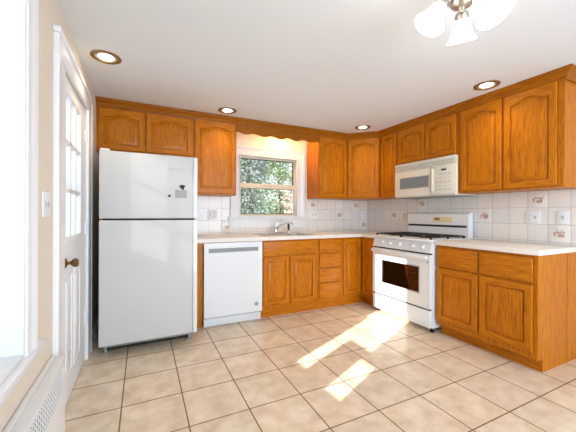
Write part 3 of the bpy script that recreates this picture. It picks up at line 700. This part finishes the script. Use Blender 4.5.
bm = bmesh.new(); poly = [(3.115, .90), (3.125, 1.165), (3.135, 1.183), (3.155, 1.190), (3.195, 1.190), (3.195, .90)]
lo = [bm.verts.new((x, SY0+.002, z)) for x, z in poly]; hi = [bm.verts.new((x, SY1-.002, z)) for x, z in poly]
ring_faces(bm, lo, hi); bm.faces.new(lo); bm.faces.new(list(reversed(hi)))
bgd = obj('backguard', bm, WHITE, t)
obj('vent_slot', B(3.108, 3.1215, SY0+.02, SY1-.02, 1.030, 1.052, bev=.003), BLACK, bgd)
ap = obj('clock_panel', B(3.119, 3.126, 2.215, 2.46, 1.085, 1.145, bev=.002), AMBER, bgd)
obj('clock_display', boxes([(3.1175, 3.1195, 2.372+.022*i, 2.388+.022*i, 1.107, 1.130) for i in range(3)]), DISPLAY, bgd)
for y in (SY0+.03, SY1-.03):
    for x in (SX+.07, 3.12): obj('foot', lathe(bmesh.new(), [(.020, 0), (.022, .012), (.012, .016), (.012, .05)], Matrix.Translation((x, y, 0)), 14), BLACK, t)

# ------------------------------------------------------------------ microwave
MX, MY0, MY1, MZ0, MZ1 = 2.825, 1.962, 2.772, 1.383, 1.768
t = thing('microwave_oven', 'cream over-the-range microwave mounted below the short cabinet', 'microwave', (3.0, 2.38, 1.37))
obj('casing', B(MX+.03, 3.205, 1.9995, 2.795, 1.374, 1.7855, bev=.003), CREAM, t)
obj('underside_panel', boxes([(MX+.05, 3.19, 2.01, 2.785, 1.368, 1.3738)]), GREY, t)
mf = obj('front_door', B(MX, MX+.029, 2.262, MY1, MZ0, 1.683, bev=.006), ALMOND, t)
obj('door_window', B(MX-.003, MX+.002, 2.272, 2.700, 1.466, 1.614, bev=.003), CREAM, mf)
obj('glass_screen', B(MX-.0045, MX-.002, 2.284, 2.686, 1.477, 1.603), MWGLASS, mf)
obj('door_handle', (lambda b: (box(b, MX-.028, MX-.004, 2.214, 2.240, 1.415, 1.665, bev=.010, seg=3), box(b, MX-.01, MX+.004, 2.216, 2.238, 1.42, 1.66), b)[-1])(bmesh.new()), CREAM, t)
cp = obj('control_panel', B(MX-.002, MX+.029, MY0, 2.258, MZ0, 1.683, bev=.006), ALMOND, t)
o = obj('display', B(MX-.0035, MX-.001, 2.070, 2.130, 1.634, 1.652), BLACK, cp)
for r in range(5):
    for c in range(4 if r else 3):
        y = 2.02+c*.048; z = 1.595-r*.040; b2 = bmesh.new(); box(b2, MX-.0035, MX-.0015, y, y+.034, z-.006, z+.006, bev=.0015); obj('button', b2, CREAM if r % 2 else LGREY, cp)
vg = obj('vent_grille', B(MX+.004, MX+.029, MY0, MY1, 1.686, MZ1, bev=.003), CREAM, t)
obj('vent_louvers', boxes([(MX-.001, MX+.006, MY0+.03+i*.0485, MY0+.03+i*.0485+.036, 1.700+j*.026, 1.716+j*.026) for i in range(16) for j in range(2)], .001), LGREY, vg)
obj('vent_rim', boxes([(MX-.001, MX+.01, MY0, MY1, 1.684, 1.690), (MX-.001, MX+.01, MY0, MY1, MZ1-.012, MZ1)], .001), ALMOND, vg)

# ------------------------------------------------------------------ radiator cover under the left window
t = thing('radiator_cover', 'cream metal radiator cover with pierced grille under the left window', 'radiator', (-.38, .6, 0))
RX, RY0, RY1, RZ = -.352, -.40, 1.86, .452
obj('cover_top', boxes([(XL+.002, RX+.004, RY0, RY1, RZ-.018, RZ), (XL+.002, XL+.022, RY0, RY1-.01, RZ, RZ+.012)], .004), PAINT, t)
obj('grille_shade_backing', boxes([(XL+.002, RX-.006, RY0+.002, RY1-.002, .004, RZ-.019)]), DARK, t)  # backing coloured dark to give the shade behind the grille holes
obj('cover_front', boxes([(RX-.004, RX, RY0+.002, RY1-.002, .004, .29), (RX-.004, RX, RY0+.002, RY1-.002, .415, RZ-.019), (RX-.004, RX, RY1-.05, RY1-.002, .29, .415)], 0), PAINT, t)
bm = bmesh.new(); y = RY0+.01; 
while y < RY1-.06:
    box(bm, RX-.0035, RX-.0005, y, y+.0055, .29, .415); y += .024
for i in range(5): box(bm, RX-.0035, RX-.0004, RY0+.01, RY1-.05, .302+i*.024, .307+i*.024)
obj('grille', bm, PAINT, t)
obj('end_cap', B(XL+.002, RX, RY1-.002, RY1+.006, .004, RZ-.002), PAINT, t)

# ------------------------------------------------------------------ ceiling lamps
spots = [(-.24, 2.495, 'bronze-rimmed recessed ceiling light nearest the entry door'), (.822, 3.20, 'bronze-rimmed recessed ceiling light in front of the cabinet left of the window'),
         (2.54, 3.04, 'bronze-rimmed recessed ceiling light at the room corner, by the diagonal cabinet'), (2.665, 1.575, 'bronze-rimmed recessed ceiling light above the right end cabinet')]
def downlight(x, y, label):
    t = thing('recessed_light', label, 'ceiling light', (x, y, ZC), 'recessed ceiling lights')
    M = Matrix.Translation((x, y, ZC-.0005))
    obj('trim_ring', lathe(bmesh.new(), [(.098, 0), (.098, -.004), (.090, -.009), (.072, -.007), (.070, -.002), (.070, 0)], M, 36, cap=False), BRONZE, t)
    obj('baffle', lathe(bmesh.new(), [(.0698, -.001), (.062, -.003), (.050, -.0015), (.0495, -.001)], M, 30, cap=False), CREAM, t)
    obj('lamp_lens', lathe(bmesh.new(), [(.0493, -.001), (.045, -.005), (.025, -.009), (0, -.010)], M, 30, cap=False), BULB, t)
    return t
base = downlight(*spots[0]); downs = [base]
for x, y, lb in spots[1:]:
    c = copy_tree(base); c.location = (x, y, ZC); c['label'] = lb; downs.append(c)
for (x, y, _), o in zip(spots, downs):
    d = light('lamp_glow', 'SPOT', (0, 0, -.02), 6.5, (1, .80, .55), None, spot_size=math.radians(128), spot_blend=.8, shadow_soft_size=.05)
    d.parent = o
# puck lamp behind the valance
t = thing('puck_light', 'small round warm puck light hidden behind the window valance', 'light', (1.68, 3.58, 2.289))
obj('housing', lathe(bmesh.new(), [(.045, ZC-.001), (.045, ZC-.02), (.036, ZC-.024)], Matrix.Translation((1.68, 3.58, 0)), 24), BRONZE, t)
obj('lens', lathe(bmesh.new(), [(.035, ZC-.0245), (.02, ZC-.030), (0, ZC-.031)], Matrix.Translation((1.68, 3.58, 0)), 24, cap=False), PUCK, t)
light('puck_glow', 'POINT', (1.68, 3.58, ZC-.07), 5.5, (1, .55, .13), shadow_soft_size=.03)

# ceiling fixture with three bell shades
fx, fy = 1.343, .908
t = thing('ceiling_fixture', 'brushed nickel ceiling fixture with three lit white bell shades', 'ceiling light', (fx, fy, ZC))
M = Matrix.Translation((fx, fy, 0))
obj('canopy', lathe(bmesh.new(), [(.075, ZC-.0005), (.075, ZC-.012), (.06, ZC-.03), (.03, ZC-.045), (.02, ZC-.06)], M, 30), NICKEL, t)
obj('hub', lathe(bmesh.new(), [(.02, ZC-.06), (.022, ZC-.085), (.050, ZC-.095), (.056, ZC-.115), (.042, ZC-.138), (.014, ZC-.150), (.010, ZC-.160), (0, ZC-.165)], M, 30), NICKEL, t)
for a, al, k_ in ((34.2, .092, 1), (154.2, .088, 1), (274.2, .070, 1.16)):
    u = Vector((math.cos(math.radians(a)), math.sin(math.radians(a)), 0)); c = Vector((fx, fy, ZC-.112))
    p1 = c+u*.055+Vector((0, 0, .002)); ax = (u*.52+Vector((0, 0, -.85))).normalized()
    p2 = c+u*al+Vector((0, 0, -.010))
    obj('arm', tube(bmesh.new(), [c+u*.03, p1, p2], .010), NICKEL, t)
    Ms = axis_mat(p2-ax*.012, ax)
    obj('socket_cup', lathe(bmesh.new(), [(.012, 0), (.026, .006), (.031, .02), (.031, .034), (.029, .036)], Ms, 24), NICKEL, t)
    sh = [(r*k_, z*k_) for r, z in ((.028, .030), (.034, .045), (.040, .065), (.045, .085), (.051, .105), (.060, .122), (.071, .136))]
    bm = bmesh.new(); lathe(bm, sh+[(r-.003, z-.001) for r, z in reversed(sh)], Ms, 36, cap=False)
    s = obj('shade', bm, SHADE, t)
    obj('bulb', lathe(bmesh.new(), [(.012, .034), (.014, .05), (.026, .075), (.029, .09), (.024, .108), (0, .118)], Ms, 20), SHADE, t)
    q = p2+ax*.155; light('fixture_glow', 'POINT', q, 1.0, (1, .95, .88), shadow_soft_size=.05)

# ------------------------------------------------------------------ outdoors
struct('ground', B(-14, 16, YF-12, 22, -.65, -.55), GROUND)
def leafmat(name, c1, c2):
    m = bpy.data.materials.new(name); m.use_nodes = True; n = m.node_tree.nodes; l = m.node_tree.links; p = n['Principled BSDF']
    g = n.new('ShaderNodeNewGeometry'); no = n.new('ShaderNodeTexNoise'); no.inputs['Scale'].default_value = 9; l.new(g.outputs['Position'], no.inputs['Vector'])
    cr = ramp(n, [(.35, c1), (.65, c2)]); l.new(no.outputs['Fac'], cr.inputs[0]); l.new(cr.outputs[0], p.inputs['Base Color']); p.inputs['Roughness'].default_value = .6
    return m
BARK = mat('grey_bark', lin(96, 88, 80), .9, bump=.6, bscale=12)
def tree(x, y, h, r, zc, n, m, label, size, seed):
    rd = random.Random(seed); t = thing('leafy_tree', label, 'tree', (x, y, -.55), 'trees outside the window')
    obj('trunk', tube(bmesh.new(), [(x, y, -.56), (x+.05, y, zc*.5), (x-.05, y, zc), (x, y, h*.9)], [.09, .075, .05, .02], 8), BARK, t)
    bm = bmesh.new()
    for i in range(9):
        a = rd.uniform(0, 2*PI); z = rd.uniform(zc*.3, h*.8); e = Vector((math.cos(a)*r*.8, math.sin(a)*r*.8, rd.uniform(.1, .6)))
        tube(bm, [(x, y, z), Vector((x, y, z))+e*.5, Vector((x, y, z))+e], [.03, .02, .008], 5)
    obj('branches', bm, BARK, t)
    bm = bmesh.new(); cl = [Vector((rd.uniform(-.62, .62)*r, rd.uniform(-.62, .62)*r, rd.uniform(-1, 1)*(h-zc)*.9)) for _ in range(60)]
    for i in range(n):
        c = rd.choice(cl); q = Vector((x, y, zc+.2))+c+Vector((rd.gauss(0, .16), rd.gauss(0, .16), rd.gauss(0, .14)))
        d = Vector((rd.gauss(0, 1), rd.gauss(0, 1), rd.gauss(0, 1))).normalized(); s = d.orthogonal().normalized()*size*rd.uniform(.25, .45); d *= size*rd.uniform(.5, 1)
        if q.z < -.45: continue
        bm.faces.new([bm.verts.new(v) for v in (q-d, q+s, q+d, q-s)])
    obj('foliage', bm, m, t)
GL = leafmat('pale_green_leaves', lin(88, 112, 84), lin(160, 178, 138)); DG = leafmat('grey_green_leaves', lin(78, 98, 88), lin(135, 152, 138)); DG2 = leafmat('dark_green_leaves', lin(60, 84, 66), lin(110, 136, 112)); PK = leafmat('russet_leaves', lin(180, 135, 115), lin(225, 200, 190))
tree(2.35, 7.0, 3.6, .75, 1.9, 9000, DG, 'grey-green leafy tree outside the window, at the left of the panes', .05, 1)
tree(4.35, 9.6, 4.6, 1.2, 2.4, 12000, GL, 'pale green leafy tree outside, filling the upper window panes', .06, 2)
tree(3.15, 5.7, 1.55, .42, .95, 3500, PK, 'low russet-pink shrub outside behind the lower right window pane', .042, 3)
tree(3.6, 14.5, 5.6, 1.9, 2.5, 6000, DG2, 'distant dark green tree furthest behind the others outside the window', .15, 4)
tree(6.6, 14.5, 5.6, 1.9, 2.5, 5000, GL, 'distant pale green tree at the far right outside the window', .15, 5)
